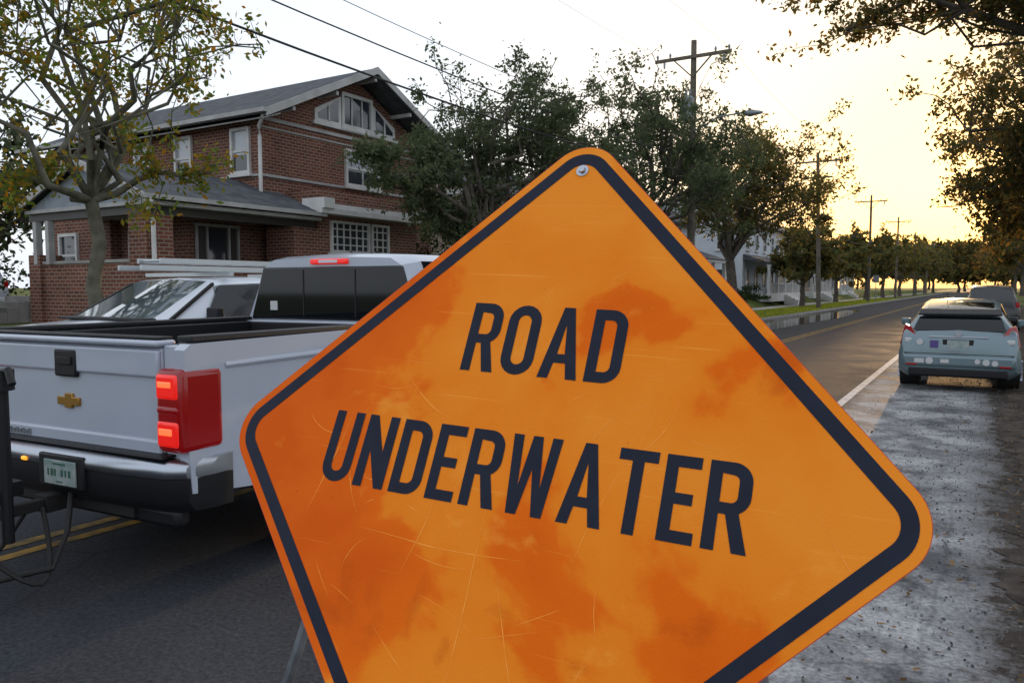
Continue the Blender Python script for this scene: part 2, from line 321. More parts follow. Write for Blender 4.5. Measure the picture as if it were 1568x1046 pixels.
tree('crape_myrtle_tree',.058,M['myrtle'],M['barkgreen'],base=(-12.1,7.35,.1),fork=(-12.35,7.2,3.1),cc=(-12.4,7.3,5.7),cr=(3.0,2.8,3.1),tr=.125,seed=14,limbs=14,subs=5,twigs=5,leaves=22,clump=.15,wig=.34,low=-.4,tipr=.010,
  lobes=(((-11.6,8.6,3.5),(1.0,1.0,.7),1),((-13.6,6.5,3.2),(1.0,.9,.8),1)))
tree('oak_tree',.066,M['oak'],M['bark'],base=(-12.4,18.6,.1),fork=(-12.5,18.7,2.9),cc=(-12.5,20.8,6.3),cr=(3.3,3.9,2.7),tr=.22,seed=21,limbs=12,subs=8,twigs=6,leaves=36,clump=.16,low=-.6,tipr=.012,wig=.3,
  lobes=(((-13.5,15.9,4.8),(1.7,1.8,1.0),4),((-13.6,18.0,3.7),(1.6,1.7,1.1),3)))
tree('oak_tree',.088,M['oak'],M['bark'],base=(-12.4,31,.1),fork=(-12.4,31,3.5),cc=(-12.7,31.4,7.0),cr=(5.0,5.4,4.1),tr=.28,seed=37,limbs=14,subs=8,twigs=6,leaves=34,clump=.22,low=-.5,tipr=.014,wig=.3)
tree('oak_tree',.115,M['oakwarm'],M['bark'],base=(-12.4,45,.1),fork=(-12.6,45,3.2),cc=(-12.2,46,7.5),cr=(5.8,6,4.1),tr=.32,seed=45,limbs=14,subs=8,twigs=6,leaves=32,clump=.30,low=-.3,tipr=.016,wig=.3)
tree('oak_tree',.062,M['oakback'],M['bark'],base=(5.6,17,.1),fork=(4.6,17,4.6),cc=(3.6,17.5,8.9),cr=(4.6,5,2.7),tr=.26,seed=52,limbs=9,subs=7,twigs=6,leaves=36,clump=.18,low=-.6,tipr=.010,wig=.3,
  lobes=(((-.9,16.4,7.25),(2.6,2.2,.85),8),((1.4,16.8,6.8),(1.7,1.8,1.2),7)))
tree('oak_tree',.115,M['oakback'],M['bark'],base=(5.2,39,.1),fork=(4.6,39,3.2),cc=(3.4,39,7.6),cr=(6.5,6.5,5.3),tr=.38,seed=61,limbs=19,subs=9,twigs=6,leaves=42,clump=.34,low=-.8,tipr=.016,wig=.3)
def tree_mass(name,specs,lm,leaf,leaves=20,cl=.038,**kk):
    e=empty(name); tm=MB(); CC=[]
    for i,(x,y,h,r) in enumerate(specs):
        mb,C,rg=tree_geo(base=(x,y,0),fork=(x,y,h*.28),cc=(x,y,h*.58),cr=(r,r,h*.42),tr=.05+h*.022,seed=100+i+int(abs(x)),limbs=9,subs=5,twigs=4,leaves=leaves,clump=h*cl,tipr=.03,**kk)
        tm.add(mb.v,mb.f); CC.append(C)
    tm.make('trunks',M['bark'],e,smooth=True); quadmesh('leaves',quads(np.concatenate(CC),leaf,rg=np.random.default_rng(9)),lm,e)
tree_mass('street_tree_row',[(-12.5,66,7,3.6),(-13,86,8,4.4),(-12.5,106,9,5),(-13,130,10,5.5),(-12.5,152,11,6),(-12,180,12,6.5),(-12,212,13,7)],M['oakwarm'],.27,low=-.5)
tree_mass('street_tree_row',[(5.4,58,12,6.5),(6.,80,12,6.5),(6,106,13,7),(6,135,14,7),(6,165,14,7.5),(6,200,15,8)],M['oakback'],.28,leaves=26,low=-.7)
tree_mass('distant_trees',[(-12,250,15,9),(-7,300,17,10),(7,250,16,9),(6,300,18,10),(-18,345,18,11),(-6,350,17,11),(4,352,18,11),(15,345,19,12),(-30,345,17,12),(-42,330,17,12),(26,330,18,12),(-1,370,19,12)],M['oakback'],.85,leaves=15,cl=.06,low=-.95)
tree_mass('background_trees',[(-38,14,8,4.5),(-44,20,11,6),(-36,24,8,4.5),(-42,34,11,6),(-36,44,10,6),(-34,56,10,6),(-34,84,11,6),(-36,104,12,6),(-32,124,11,6),(-30,150,12,7)],M['oakfar'],.24,leaves=18,low=-.5)
def shrub(name,c,r,n,leaf,seed,m=None):
    rg=np.random.default_rng(seed); c=np.array(c,float); r=np.array(r,float)
    cl=rg.normal(0,.42,(max(6,n//160),3)); cl[:,2]=np.abs(cl[:,2])*1.3-.1
    C=cl[rg.integers(0,len(cl),n)]+rg.normal(0,.16,(n,3)); C=c+C*r; C=C[C[:,2]>c[2]]
    e=empty(name); quadmesh('leaves',quads(C,leaf,rg=rg,asp=.6),m or M['bush'],e)
    mb=MB()
    for i in range(8):
        t=c+cl[i%len(cl)]*r; mb.tube([c,(c+t)/2,t],[.04,.03,.01],5)
    mb.make('stems',M['bark'],e)
shrub('shrub',(-25.8,9.5,.75),(2.0,2.2,3.3),8000,.07,1)
shrub('shrub',(-16.2,23.0,.7),(1.3,1.8,3.0),9000,.07,2)
shrub('shrub',(-15.6,19.0,.7),(.7,2.2,1.3),5000,.06,8)
shrub('shrub',(-30,12,.75),(2.5,2,4.5),8000,.09,5)
shrub('hedge',(-16.6,64,.7),(1.0,4,.9),4000,.1,3)
shrub('hedge',(-16.8,76,.7),(1.0,5,1.0),4000,.1,4)

# ------------------------------------------------------------------ brick house
def ob(mb,P,Rv,N,u0,u1,z0,z1,n0,n1,m=0):
    P=Vector(P);Rv=Vector(Rv);N=Vector(N);Z=Vector((0,0,1))
    pts=[P+Rv*u+N*nn+Z*z for z in (z0,z1) for u,nn in ((u0,n0),(u1,n0),(u1,n1),(u0,n1))]
    mb.add(pts,[(0,3,2,1),(4,5,6,7),(0,1,5,4),(1,2,6,5),(2,3,7,6),(3,0,4,7)],m)
def window(mb,P,Rv,N,u0,u1,z0,z1,fr=.09,cols=1,rows=2,gm=1):
    ob(mb,P,Rv,N,u0+fr,u1-fr,z0+fr,z1-fr,.005,.015,gm)
    if gm==2: ob(mb,P,Rv,N,u0+fr,u1-fr,z0+fr,z0+(z1-z0)*.42,.0155,.02,1)
    ob(mb,P,Rv,N,u0,u0+fr,z0,z1,.002,.09); ob(mb,P,Rv,N,u1-fr,u1,z0,z1,.002,.09)
    ob(mb,P,Rv,N,u0+fr,u1-fr,z1-fr,z1,.002,.088); ob(mb,P,Rv,N,u0+fr,u1-fr,z0,z0+fr,.002,.088)
    ob(mb,P,Rv,N,u0-.08,u1+.08,z0-.09,z0-.002,.002,.14)
    for i in range(1,cols):
        u=u0+(u1-u0)*i/cols; ob(mb,P,Rv,N,u-.02,u+.02,z0+fr,z1-fr,.021,.05)
    for i in range(1,rows):
        z=z0+(z1-z0)*i/rows; hw=.035 if (rows==2) else .018; ob(mb,P,Rv,N,u0+fr,u1-fr,z-hw,z+hw,.022,.052)
H=empty('brick_house')
XB=-18.3; YA=15.8; YE=24.0; XL=-29.8; G=.7; EV=6.72; PK=8.8; YM=19.9
wl=MB()
wl.prism([(XB,YA,G),(XB,YE,G),(XB,YE,EV),(XB,YM,PK-.12),(XB,YA,EV)],(XL-XB,0,0))
wl.box(-18.28,-16.8,16.6,21.2,G,3.84); wl.box(-18.28,-16.95,16.75,21.05,4.18,4.62)
wl.make('walls',M['brick'],H)
tr=MB()
AX,AN=(1,0,0),(0,-1,0); BX,BN=(0,1,0),(1,0,0)
ob(tr,(0,YA,0),AX,AN,XL,XB-.002,4.98,5.05,.002,.05,3); ob(tr,(XB,0,0),BX,BN,YA-.06,YE,4.975,5.055,.002,.052,3)
ob(tr,(XB,0,0),BX,BN,YA-.02,YE,6.62,6.72,.002,.05,3)
ob(tr,(XB,0,0),BX,BN,YA-.02,YE,6.40,6.44,.002,.03,3)
for u0,u1,g in ((-19.55,-18.7,2),(-22.25,-21.4,2),(-24.4,-23.5,2),(-26.6,-25.7,1),(-28.8,-27.9,1)): window(tr,(0,YA,0),AX,AN,u0,u1,5.08,6.45,gm=g)
window(tr,(XB,0,0),BX,BN,19.3,21.0,5.08,6.3,cols=2,gm=2)
window(tr,(XB,0,0),BX,BN,19.15,20.65,6.98,8.12,fr=.11,cols=3,rows=1)
for a,b_,hl,hr_ in ((17.95,19.13,7.35,7.95),(20.67,21.85,7.95,7.35)):
    P=[(XB+.003,a,6.98),(XB+.003,b_,6.98),(XB+.003,b_,hr_),(XB+.003,a,hl)]; tr.prism(P,(.06,0,0),0)
    tr.prism([(XB+.066,a+.14,7.08),(XB+.066,b_-.14,7.08),(XB+.066,b_-.14,hr_-.15),(XB+.066,a+.14,hl-.10)],(.006,0,0),1)
    ym_=(a+b_)/2; tr.box(XB+.07,XB+.1,ym_-.025,ym_+.025,7.06,7.55)
ob(tr,(XB,0,0),BX,BN,17.85,21.95,6.86,6.97,.002,.12)
tr.box(-18.25,-16.35,16.3,21.5,3.85,4.0); tr.box(-18.25,-16.55,16.45,21.35,4.005,4.17)
for a in (16.35,21.05): tr.box(-17.2,-16.3,a,a+.42,4.0,4.3)
window(tr,(-16.8,0,0),BX,BN,17.05,18.75,2.75,3.7,cols=6,rows=4,gm=1,fr=.07); window(tr,(-16.8,0,0),BX,BN,18.85,19.7,2.75,3.7,cols=3,rows=4,gm=1,fr=.07)
window(tr,(0,16.6,0),AX,AN,-17.9,-17.2,2.75,3.7,cols=2,rows=4,gm=1,fr=.07)
tr.tube([(XB+.1,YA-.1,4.0),(XB+.1,YA-.1,6.1),(XB+.25,YA-.25,6.35),(XB+.75,YA-.5,6.6)],.055,8)
tr.tube([(-16.62,11.15,2.3),(-16.62,11.15,3.25),(-16.5,10.95,3.5),(-16.3,10.9,3.7)],.055,8)
tr.make('trim_and_windows',[M['white'],M['glass'],M['curtain'],M['fascia']],H)
rf=MB()
for ya in (15.25,24.55): rf.prism([(XL-.9,ya,EV-.13),(XL-.9,YM,PK),(XL-.9,YM,PK+.12),(XL-.9,ya,EV-.01)],(XB+.95-XL+.9,0,0))
rf.make('roof',M['roof'],H)
tb=MB()
for ya in (15.2,24.6): tb.prism([(XB+.955,ya,EV-.22),(XB+.955,YM,PK-.08),(XB+.955,YM,PK+.15),(XB+.955,ya,EV+.01)],(.05,0,0))
tb.box(XL-.9,XB+1.0,15.08,15.2,EV-.11,EV+.01)
tb.prism([(XL-.8,15.3,EV-.2),(XL-.8,15.78,EV-.02),(XL-.8,15.78,EV-.06),(XL-.8,15.3,EV-.24)],(XB+.9-XL+.8,0,0))
for k in range(5):
    y=16.3+k*1.8; z=EV-.3+(PK-EV)*(1-abs(y-YM)/4.65); tb.box(XB+.002,XB+.9,y-.05,y+.05,z-.02,z+.1)
tb.make('fascia_and_gutters',M['fascia'],H)
PX0,PX1,PY0,PY1=-21.9,-16.5,11.0,16.55
pr=MB(); xm=-19.25
for xa in (PX0-.1,PX1):
    pr.prism([(xa,PY0-.15,3.78),(xm,PY0-.15,4.8),(xm,PY0-.15,4.90),(xa,PY0-.15,3.88)],(0,PY1-PY0+.1 if xa==PX1 else YA-PY0+.1,0))
pr.make('porch_roof',M['roof'],H)
pt=MB()
pt.box(PX1+.0,PX1+.12,PY0-.2,PY1,3.75,3.86)
for xa in (PX0-.2,PX1+.13): pt.prism([(xa,PY0-.16,3.66),(xm,PY0-.16,4.70),(xm,PY0-.16,4.90),(xa,PY0-.16,3.84)],(0,-.05,0))
pt.box(PX0,PX1-.02,PY0-.05,PY1-.1,3.63,3.72)
for x in (-21.6,-21.0): pt.box(x,x+.16,10.98,11.14,2.3,3.42)
pt.make('porch_trim',M['fascia'],H)
pbm=MB(); pbm.box(PX0,PX1-.35,PY0+.05,PY0+.3,3.43,3.625); pbm.box(PX1-.6,PX1-.35,PY0+.31,16.5,3.43,3.625); pbm.make('porch_beams',M['door'],H)
pb=MB(); pb.prism([(PX0+.1,PY0+.02,3.73),(xm,PY0+.02,4.74),(PX1-.1,PY0+.02,3.73)],(0,.12,0),0); pb.make('porch_gable',M['gable'],H)
bb=MB()
bb.box(-21.4,-18.3,13.3,YA-.003,G,3.60)
bb.box(-17.45,-16.75,11.05,11.75,G,3.42); bb.box(-17.9,-16.77,15.6,16.59,G,3.42)
bb.box(-17.03,-16.79,11.76,15.59,G,2.32); bb.box(-21.8,-17.46,11.1,11.35,G,2.3)
bb.box(-21.9,-21.35,11.0,11.6,G,2.55); bb.box(-24.6,-21.4,13.0,15.79,G,3.9)
bb.box(-23.5,-22.0,9.6,9.9,G,1.9); bb.box(-22.0,-21.7,9.5,9.95,G,2.25)
bb.make('porch_brickwork',M['brick'],H)
cp=MB()
cp.box(-17.06,-16.75,11.77,15.58,2.325,2.40); cp.box(-21.34,-17.47,11.06,11.39,2.305,2.38); cp.box(-21.8,-17.1,11.36,15.5,1.15,1.28)
cp.box(-22.04,-21.66,9.46,9.99,2.255,2.34)
for i in range(5): cp.box(-23.4,-22.1,9.95+.28*i,10.22+.28*i,G,.86+.15*i)
cp.make('porch_floor_and_caps',M['concrete'],H)
pw=MB()
window(pw,(0,13.3,0),AX,AN,-20.9,-20.0,2.2,3.3); window(pw,(0,13.3,0),AX,AN,-19.9,-19.0,2.2,3.3)
window(pw,(0,13.0,0),AX,AN,-24.0,-23.0,2.0,3.3)
ob(pw,(XB,0,0),BX,BN,13.5,14.9,1.3,3.36,.002,.03,3)
for u in (13.5,13.83,14.55,14.87): ob(pw,(XB,0,0),BX,BN,u-.03,u+.03,1.3,3.36,.031,.10,4)
ob(pw,(XB,0,0),BX,BN,13.45,14.92,3.365,3.44,.002,.11,4)
ob(pw,(XB,0,0),BX,BN,13.9,14.48,2.3,3.3,.032,.045,1)
pw.make('porch_windows_and_door',[M['white'],M['glass'],M['curtain'],M['door'],M['fascia']],H)

# ------------------------------------------------------------------ other houses
def simple_house(name,x0,x1,y0,y1,zt,zp,wall,porch=True,g=.5):
    h=empty(name); a=MB(); a.box(x0,x1,y0,y1,g,zt); xm=(x0+x1)/2
    a.prism([(x0,y0+.01,zt),(x1,y0+.01,zt),(xm,y0+.01,zp-.15)],(0,y1-y0-.02,0)); a.make('walls',wall,h)
    r=MB()
    for xa in (x0-.5,x1+.5): r.prism([(xa,y0-.5,zt-.15),(xm,y0-.5,zp),(xm,y0-.5,zp+.15),(xa,y0-.5,zt)],(0,y1-y0+1,0))
    if porch: r.prism([(x1,y0,4.1),(x1+2.4,y0,3.6),(x1+2.4,y0,3.7),(x1,y0,4.5)],(0,y1-y0,0))
    r.make('roof',M['roof'],h)
    t=MB(); k=int((y1-y0)/2.6)
    for i in range(k):
        y=y0+(i+.5)*(y1-y0)/k
        window(t,(x1,0,0),BX,BN,y-.5,y+.5,4.9,6.0+(zt>6.5)*.4); window(t,(x1,0,0),BX,BN,y-.5,y+.5,1.6,3.3)
    k=int((x1-x0)/2.8)
    for i in range(k):
        x=x0+(i+.5)*(x1-x0)/k
        window(t,(0,y0,0),AX,AN,x-.5,x+.5,4.9,6.0+(zt>6.5)*.4); window(t,(0,y0,0),AX,AN,x-.5,x+.5,1.6,3.3)
    if porch:
        for i in range(5):
            y=y0+.15+i*(y1-y0-.3)/4; t.box(x1+2.05,x1+2.3,y-.12,y+.12,1.2,3.58)
        t.box(x1+2.0,x1+2.35,y0,y1,3.45,3.585); t.box(x1+.01,x1+2.4,y0,y1,g,1.2)
        for i in range(26):
            y=y0+.3+i*(y1-y0-.6)/25; t.box(x1+2.12,x1+2.2,y-.03,y+.03,1.2,2.0)
        t.box(x1+2.1,x1+2.22,y0,y1,2.0,2.07)
        for i in range(4): t.box(x1+2.4+.3*i,x1+2.7+.3*i,(y0+y1)/2-1,(y0+y1)/2+1,g-.3,1.05-.15*i)
    t.box(x0-.55,x1+.55,y0-.56,y0-.51,zt-.2,zt-.02)
    t.make('trim_and_windows',[M['white'],M['glass'],M['curtain']],h)
simple_house('stucco_house',-29,-19.2,28.5,38,6.0,8.4,M['beige'])
simple_house('stucco_house',-28,-18.5,46,57,6.2,8.8,M['siding'])
simple_house('clapboard_house',-28,-17.4,66,78,7.2,9.9,M['siding'])
simple_house('stucco_house',-28,-18.0,88,100,7.0,9.8,M['beige'])
simple_house('clapboard_house',-28,-18.6,112,124,7.0,9.8,M['siding'])
simple_house('clapboard_house',16,26,60,72,7.0,9.8,M['siding'])

# ------------------------------------------------------------------ utility poles + wires
def pole(x,y,h,lean=0,transformer=False,arms=1,lamp=False):
    e=empty('utility_pole'); b=MB(); b.tube([(x,y,0),(x+lean*.5,y,h/2),(x+lean,y,h)],[.17,.145,.11],10); xt=x+lean
    b.box(xt-1.6,xt+1.6,y-.2,y-.11,h-.75,h-.62)
    b.beam((xt-.8,y-.15,h-.72),(xt,y-.13,h-1.5),.05); b.beam((xt+.8,y-.15,h-.72),(xt,y-.13,h-1.5),.05)
    if arms>1: b.box(xt-1.1,xt+1.1,y-.2,y-.11,h-1.9,h-1.78)
    b.make('pole_and_crossarm',M['wood'],e)
    i=MB()
    for dx in (-1.5,-.95,.95,1.5): i.tube([(xt+dx,y-.155,h-.62),(xt+dx,y-.155,h-.5),(xt+dx,y-.155,h-.42)],[.03,.055,.03],8)
    i.tube([(xt+1.3,y-.155,h-.76),(xt+1.3,y-.155,h-1.1)],[.06,.05],8); i.tube([(xt-1.2,y-.155,h-.76),(xt-1.2,y-.155,h-1.0)],[.05,.04],8)
    i.make('insulators',M['galv'],e)
    if transformer:
        t=MB(); t.tube([(xt-.1,y-.4,h-3.3),(xt-.1,y-.4,h-3.25),(xt-.1,y-.4,h-2.4),(xt-.1,y-.4,h-2.3)],[.22,.26,.26,.16],16)
        t.tube([(xt-.16,y-.4,h-2.35),(xt-.16,y-.4,h-2.05)],.05,8); t.tube([(xt,y-.4,h-2.35),(xt,y-.4,h-2.05)],.05,8)
        t.make('transformer',M['galv'],e,smooth=True)
    if lamp:
        t=MB(); t.tube([(xt+.1,y-.1,8.1),(xt+1.1,y-.2,8.55),(xt+2.2,y-.3,8.6)],.035,8); t.tube([(xt+2.15,y-.3,8.56),(xt+2.4,y-.3,8.55),(xt+2.9,y-.3,8.52)],[.06,.15,.05],10)
        t.make('street_lamp_arm',M['galv'],e,smooth=True)
Ysp=[-3,31.6,61,91,121,155,190]
pole(-10.5,31.6,11.8,0,True,1,True); pole(-10.4,61,11.6,-.35,False,2); pole(-10.5,91,11.5,0,False,1); pole(-10.5,121,11.5,.1); pole(-10.5,155,11.5); pole(-10.5,190,11.5,0)
wr=MB()
def wire(a,b,sag,r=.012):
    a=Vector(a);b=Vector(b); P=[]
    for i in range(17):
        t=i/16; p=a.lerp(b,t); p.z-=4*sag*t*(1-t); P.append(p)
    wr.tube(P,r,5,cap=False)
for i in range(len(Ysp)-1):
    y0,y1=Ysp[i],Ysp[i+1]
    for dx in (-1.5,1.5): wire((-10.5+dx,y0,11.3),(-10.5+dx,y1,11.3),.5,.005)
    wire((-10.35,y0,6.4),(-10.35,y1,6.4),.6,.022); wire((-10.35,y0,7.0),(-10.35,y1,7.0),.55,.015); wire((-10.35,y0,7.6),(-10.35,y1,7.6),.6,.008)
wr.make('overhead_wires',M['wire'])
e=empty('street_sign'); b=MB(); b.tube([(-9.9,92,.1),(-9.9,92,3)],.04,8); b.box(-10.2,-9.6,91.93,91.95,2.2,3.0); b.make('post_and_plate',M['galv'],e)

# ------------------------------------------------------------------ vehicles
def car_loft(name,st,parent,mats,side=(),top=()):
    v=[];f=[];mi=[]
    for (y,zb,wl_,zt,wb,zp,wt) in st:
        half=[(0,zb),(wl_*.85,zb),(wl_,zb+.10),(wl_+.012,(zb+zt)/2),(wb,zt),(wb-.03,zt+.03),(wt+.03,zp-.07),(wt-.07,zp-.012),(0,zp+.012)]
        ring=half+[(-x,z) for x,z in half[-2:0:-1]]
        v+=[(x,y,z) for x,z in ring]
    n=16
    for i in range(len(st)-1):
        ym=(st[i][0]+st[i+1][0])/2
        for j in range(n):
            f.append((i*n+j,i*n+(j+1)%n,(i+1)*n+(j+1)%n,(i+1)*n+j))
            k=0
            if j in (5,10) and any(a<ym<b for a,b in side): k=1
            if j in (7,8) and any(a<ym<b for a,b in top): k=1
            mi.append(k)
    f.append(list(range(n))); mi.append(0); f.append([(len(st)-1)*n+j for j in range(n)]); mi.append(0)
    return obj(name,v,f,mats,mi,parent,smooth=True,angle=32)
def wheel(parent,x,y,r,wd,s):
    t=MB(); x0=x-s*wd
    prof=[(x0,r*.9),(x0+s*.03,r),(x-s*.03,r),(x,r*.93),(x+s*.002,r*.68)]
    t.tube([(a,y,r) for a,_ in prof],[q for _,q in prof],28); t.make('tyre',M['rubber'],parent,smooth=True,angle=50)
    h=MB(); h.tube([(x-s*.01,y,r),(x+s*.008,y,r)],[r*.62,r*.60],24)
    h.make('rim',M['black'],parent)
    p=MB()
    for i in range(6):
        a=i*math.pi/3; p.beam((x+s*.014,y,r),(x+s*.014,y+math.cos(a)*r*.6,r+math.sin(a)*r*.6),.05,.03)
    p.make('spokes',M['chrome'],parent)
def arch(parent,x,y,r,s):
    t=MB(); t.tube([(x-s*.3,y,r*.95),(x+s*.006,y,r*.95)],[r,r],28); t.make('wheel_arch',M['dark'],parent)

T=empty('pickup_truck',(-4.54,2.31,0),R(4.5))
def tp(name,*a,m=None,bevel=.01,**k): return box(name,*a,m,T,bevel,**k)
for s,nm in ((1,'right'),(-1,'left')):
    yc,zc,ar=1.36,.44,.50; pts=[(.18,.60),(.16,.9),(.15,1.37),(.19,1.40),(2.48,1.42),(2.48,.50),(yc+ar,.50)]
    for i in range(13):
        a=math.pi*i/12; pts.append((yc+ar*math.cos(a),zc+.06+ar*math.sin(a)))
    pts.append((yc-ar,.52))
    b=MB(); b.prism([(s*.92,y,z) for y,z in pts],(s*.08,0,0)); b.make('bed_side_'+nm,M['paint'],T,bevel=.025,seg=4)
    fl=MB(); P=[(s*1.0,yc+ (ar+.025)*math.cos(math.pi*i/16),zc+.06+(ar+.025)*math.sin(math.pi*i/16)) for i in range(17)]
    fl.tube(P,.032,8); fl.make('fender_lip_'+nm,M['paint'],T,smooth=True)
    cr=MB(); cr.tube([(s*.992,.42,1.27),(s*1.000,1.2,1.28),(s*.997,2.46,1.285)],.02,8); cr.make('body_crease_'+nm,M['paint'],T,smooth=True)
    tp('bed_rail_'+nm,*sorted((s*.86,s*.975)),.22,2.46,1.405,1.44,m=M['black'])
    tp('bed_liner_'+nm,*sorted((s*.80,s*.915)),.27,2.46,.70,1.40,m=M['black'])
    tp('rear_post_'+nm,*sorted((s*.805,s*.918)),.18,.36,.58,1.39,m=M['paint'])
    tl=MB(); x0,x1=sorted((s*.80,s*1.012)); tl.box(x0,x1,.115,.40,.82,1.27); tl.make('tail_lamp_'+nm,M['red'],T,bevel=.04,seg=4)
    for k,(z0,z1) in enumerate(((.85,.995),(1.025,1.075),(1.105,1.245))):
        x0,x1=sorted((s*.815,s*.985)); tp(f'lamp_module_{nm}_{k}',x0,x1,.108,.15,z0,z1,m=M['redlit'] if k!=1 else M['red'],bevel=.022,seg=4)
        if k!=1:
            x0,x1=sorted((s*.835,s*.94)); tp(f'lamp_core_{nm}_{k}',x0,x1,.1050,.12,z0+.065,z1-.04,m=M['redhot'],bevel=.012,seg=3)
    wheel(T,s*.97,1.36,.40,.27,s); wheel(T,s*.97,5.0,.40,.27,s)
    iw=MB(); iw.box(*sorted((s*.62,s*.90)),.84,1.88,.45,.98); iw.make('wheel_well_'+nm,M['dark'],T)
    tp('mirror_'+nm,*sorted((s*1.06,s*1.26)),4.42,4.54,1.30,1.55,m=M['paint'],bevel=.03,seg=3)
    tp('mirror_arm_'+nm,*sorted((s*.95,s*1.08)),4.46,4.52,1.36,1.42,m=M['black'])
tp('tailgate',-.79,.79,.175,.25,.76,1.375,m=M['paint'],bevel=.02,seg=3)
tp('tailgate_upper_panel',-.785,.785,.156,.19,1.21,1.365,m=M['paint'],bevel=.016,seg=4)
tp('tailgate_lower_panel',-.785,.785,.160,.19,.78,.87,m=M['paint'],bevel=.014,seg=4)
tp('tailgate_spoiler',-.80,.80,.135,.27,1.38,1.415,m=M['paint'],bevel=.016,seg=4)
tp('tailgate_cap',-.78,.78,.16,.265,1.417,1.432,m=M['black'],bevel=.005)
tp('tailgate_handle_recess',-.10,.10,.148,.175,1.18,1.34,m=M['black'],bevel=.02,seg=3)
tp('tailgate_handle',-.07,.07,.136,.152,1.25,1.30,m=M['dark'],bevel=.01)
em=MB(); z=1.04; em.prism([(x,.160,z+dz) for x,dz in ((-.10,-.028),(-.035,-.028),(-.035,-.045),(.035,-.045),(.035,-.028),(.10,-.028),(.10,.02),(.04,.02),(.04,.042),(-.03,.042),(-.03,.02),(-.10,.02))],(0,.018,0)); em.make('emblem',M['gold'],T,bevel=.004)
bd=MB()
for i in range(9): bd.box(-.64+i*.032,-.64+i*.032+.022,.153,.163,.81,.845-(.008 if i%2 else 0))
bd.make('name_badge',M['chrome'],T)
def loftx(name,prof,m):
    xs=[-1.02,-.99,-.9,-.6,-.24,.24,.6,.9,.99,1.02]; yo=[.30,.15,.08,.04,.03,.03,.04,.08,.15,.30]; v=[];f=[]; n=len(prof)
    for x,y in zip(xs,yo): v+=[(x,y+a,z) for a,z in prof]
    for i in range(len(xs)-1):
        for j in range(n): f.append((i*n+j,i*n+(j+1)%n,(i+1)*n+(j+1)%n,(i+1)*n+j))
    f+= [tuple(range(n)),tuple((len(xs)-1)*n+j for j in range(n))]
    obj(name,v,f,m,None,T,smooth=True,angle=40)
loftx('rear_bumper',[(0.01,.685),(0,.70),(0,.74),(.02,.765),(.05,.778),(.14,.785),(.14,.685)],M['chrome'])
loftx('bumper_lower',[(.035,.53),(.012,.56),(.012,.682),(.14,.682),(.14,.50),(.06,.50)],M['black'])
tp('bumper_step_pad',-.88,.88,.085,.20,.787,.802,m=M['black'])
tp('bumper_valance',-.92,.92,.14,.24,.40,.51,m=M['black'],bevel=.03)
tp('plate_recess',-.08,.32,.022,.10,.565,.755,m=M['black'],bevel=.01)
tp('license_plate',-.015,.265,.012,.022,.585,.725,m=M['plate'],bevel=.003)
pc=MB()
for i,(a_,b_) in enumerate(((.02,.012),(.05,.020),(.08,.014),(.14,.018),(.175,.012),(.205,.020))):
    pc.box(a_,a_+b_,.0095,.0125,.635,.675)
pc.box(.07,.18,.0095,.0125,.70,.71); pc.box(.10,.15,.0095,.0125,.600,.608)
pc.make('plate_characters',M['pchar'],T)
tp('marker_lamp',-.25,-.20,.020,.05,.69,.715,m=mat('amber_lamp',(.8,.3,.02),.3,emit=(1,.35,.02),estr=1.2))
tp('bed_floor',-.90,.90,.25,2.46,.68,.74,m=M['black']); tp('bed_front',-.90,.90,2.40,2.47,.70,1.41,m=M['paint'])
tp('bed_front_liner',-.79,.79,2.36,2.395,.75,1.40,m=M['black'])
tp('chassis',-.5,.5,.3,5.4,.40,.62,m=M['dark']); tp('rear_axle',-.8,.8,1.30,1.42,.34,.46,m=M['dark'],bevel=.03)
tp('spare_wheel',-.35,.35,.5,1.15,.36,.5,m=M['rubber'],bevel=.06)
hb=MB(); hb.box(-.05,.05,-.02,.3,.42,.52); hb.box(-.03,.03,-.26,-.02,.44,.50); hb.box(-.6,.6,.12,.2,.43,.51); hb.tube([(0,-.2,.50),(0,-.2,.54),(0,-.2,.57),(0,-.2,.60)],[.02,.02,.032,.012],10); hb.make('tow_hitch',M['dark'],T,bevel=.006)
st=[(2.50,.45,.985,1.38,.975,1.95,.70),(2.66,.45,.99,1.39,.985,1.975,.74),(2.72,.45,.99,1.39,.985,1.985,.745),(3.42,.45,.995,1.37,.985,1.995,.75),(3.54,.45,.995,1.37,.985,1.995,.75),(4.15,.45,.995,1.36,.985,1.97,.745),(4.25,.45,.995,1.355,.985,1.95,.74),(4.85,.45,.995,1.30,.97,1.42,.80),(5.0,.45,.995,1.28,.965,1.39,.80),(6.2,.45,.98,1.16,.93,1.27,.76),(6.32,.5,.94,1.05,.86,1.16,.7)]
car_loft('cab_and_hood',st,T,[M['paint'],M['carglass']],side=((2.75,3.4),(3.56,4.1)),top=((4.3,4.84),))
rw=MB(); rw.prism([(-.90,2.484,1.42),(.90,2.484,1.42),(.75,2.484,1.875),(-.75,2.484,1.875)],(0,.03,0)); rw.make('rear_window',M['carglass'],T,bevel=.02,seg=3)
rs=MB(); 
for x in (-.28,.28): rs.box(x-.006,x+.006,2.480,2.4835,1.45,1.85)
rs.make('sliding_window_frame',M['black'],T)
tp('high_brake_lamp',-.20,.20,2.474,2.52,1.895,1.94,m=M['redlit'],bevel=.012)
tp('high_brake_lamp_side',-.10,.10,2.470,2.476,1.905,1.93,m=M['paintw'],bevel=.002)
tp('window_label',-.66,-.58,2.478,2.4835,1.50,1.58,m=M['sticker'],bevel=0)

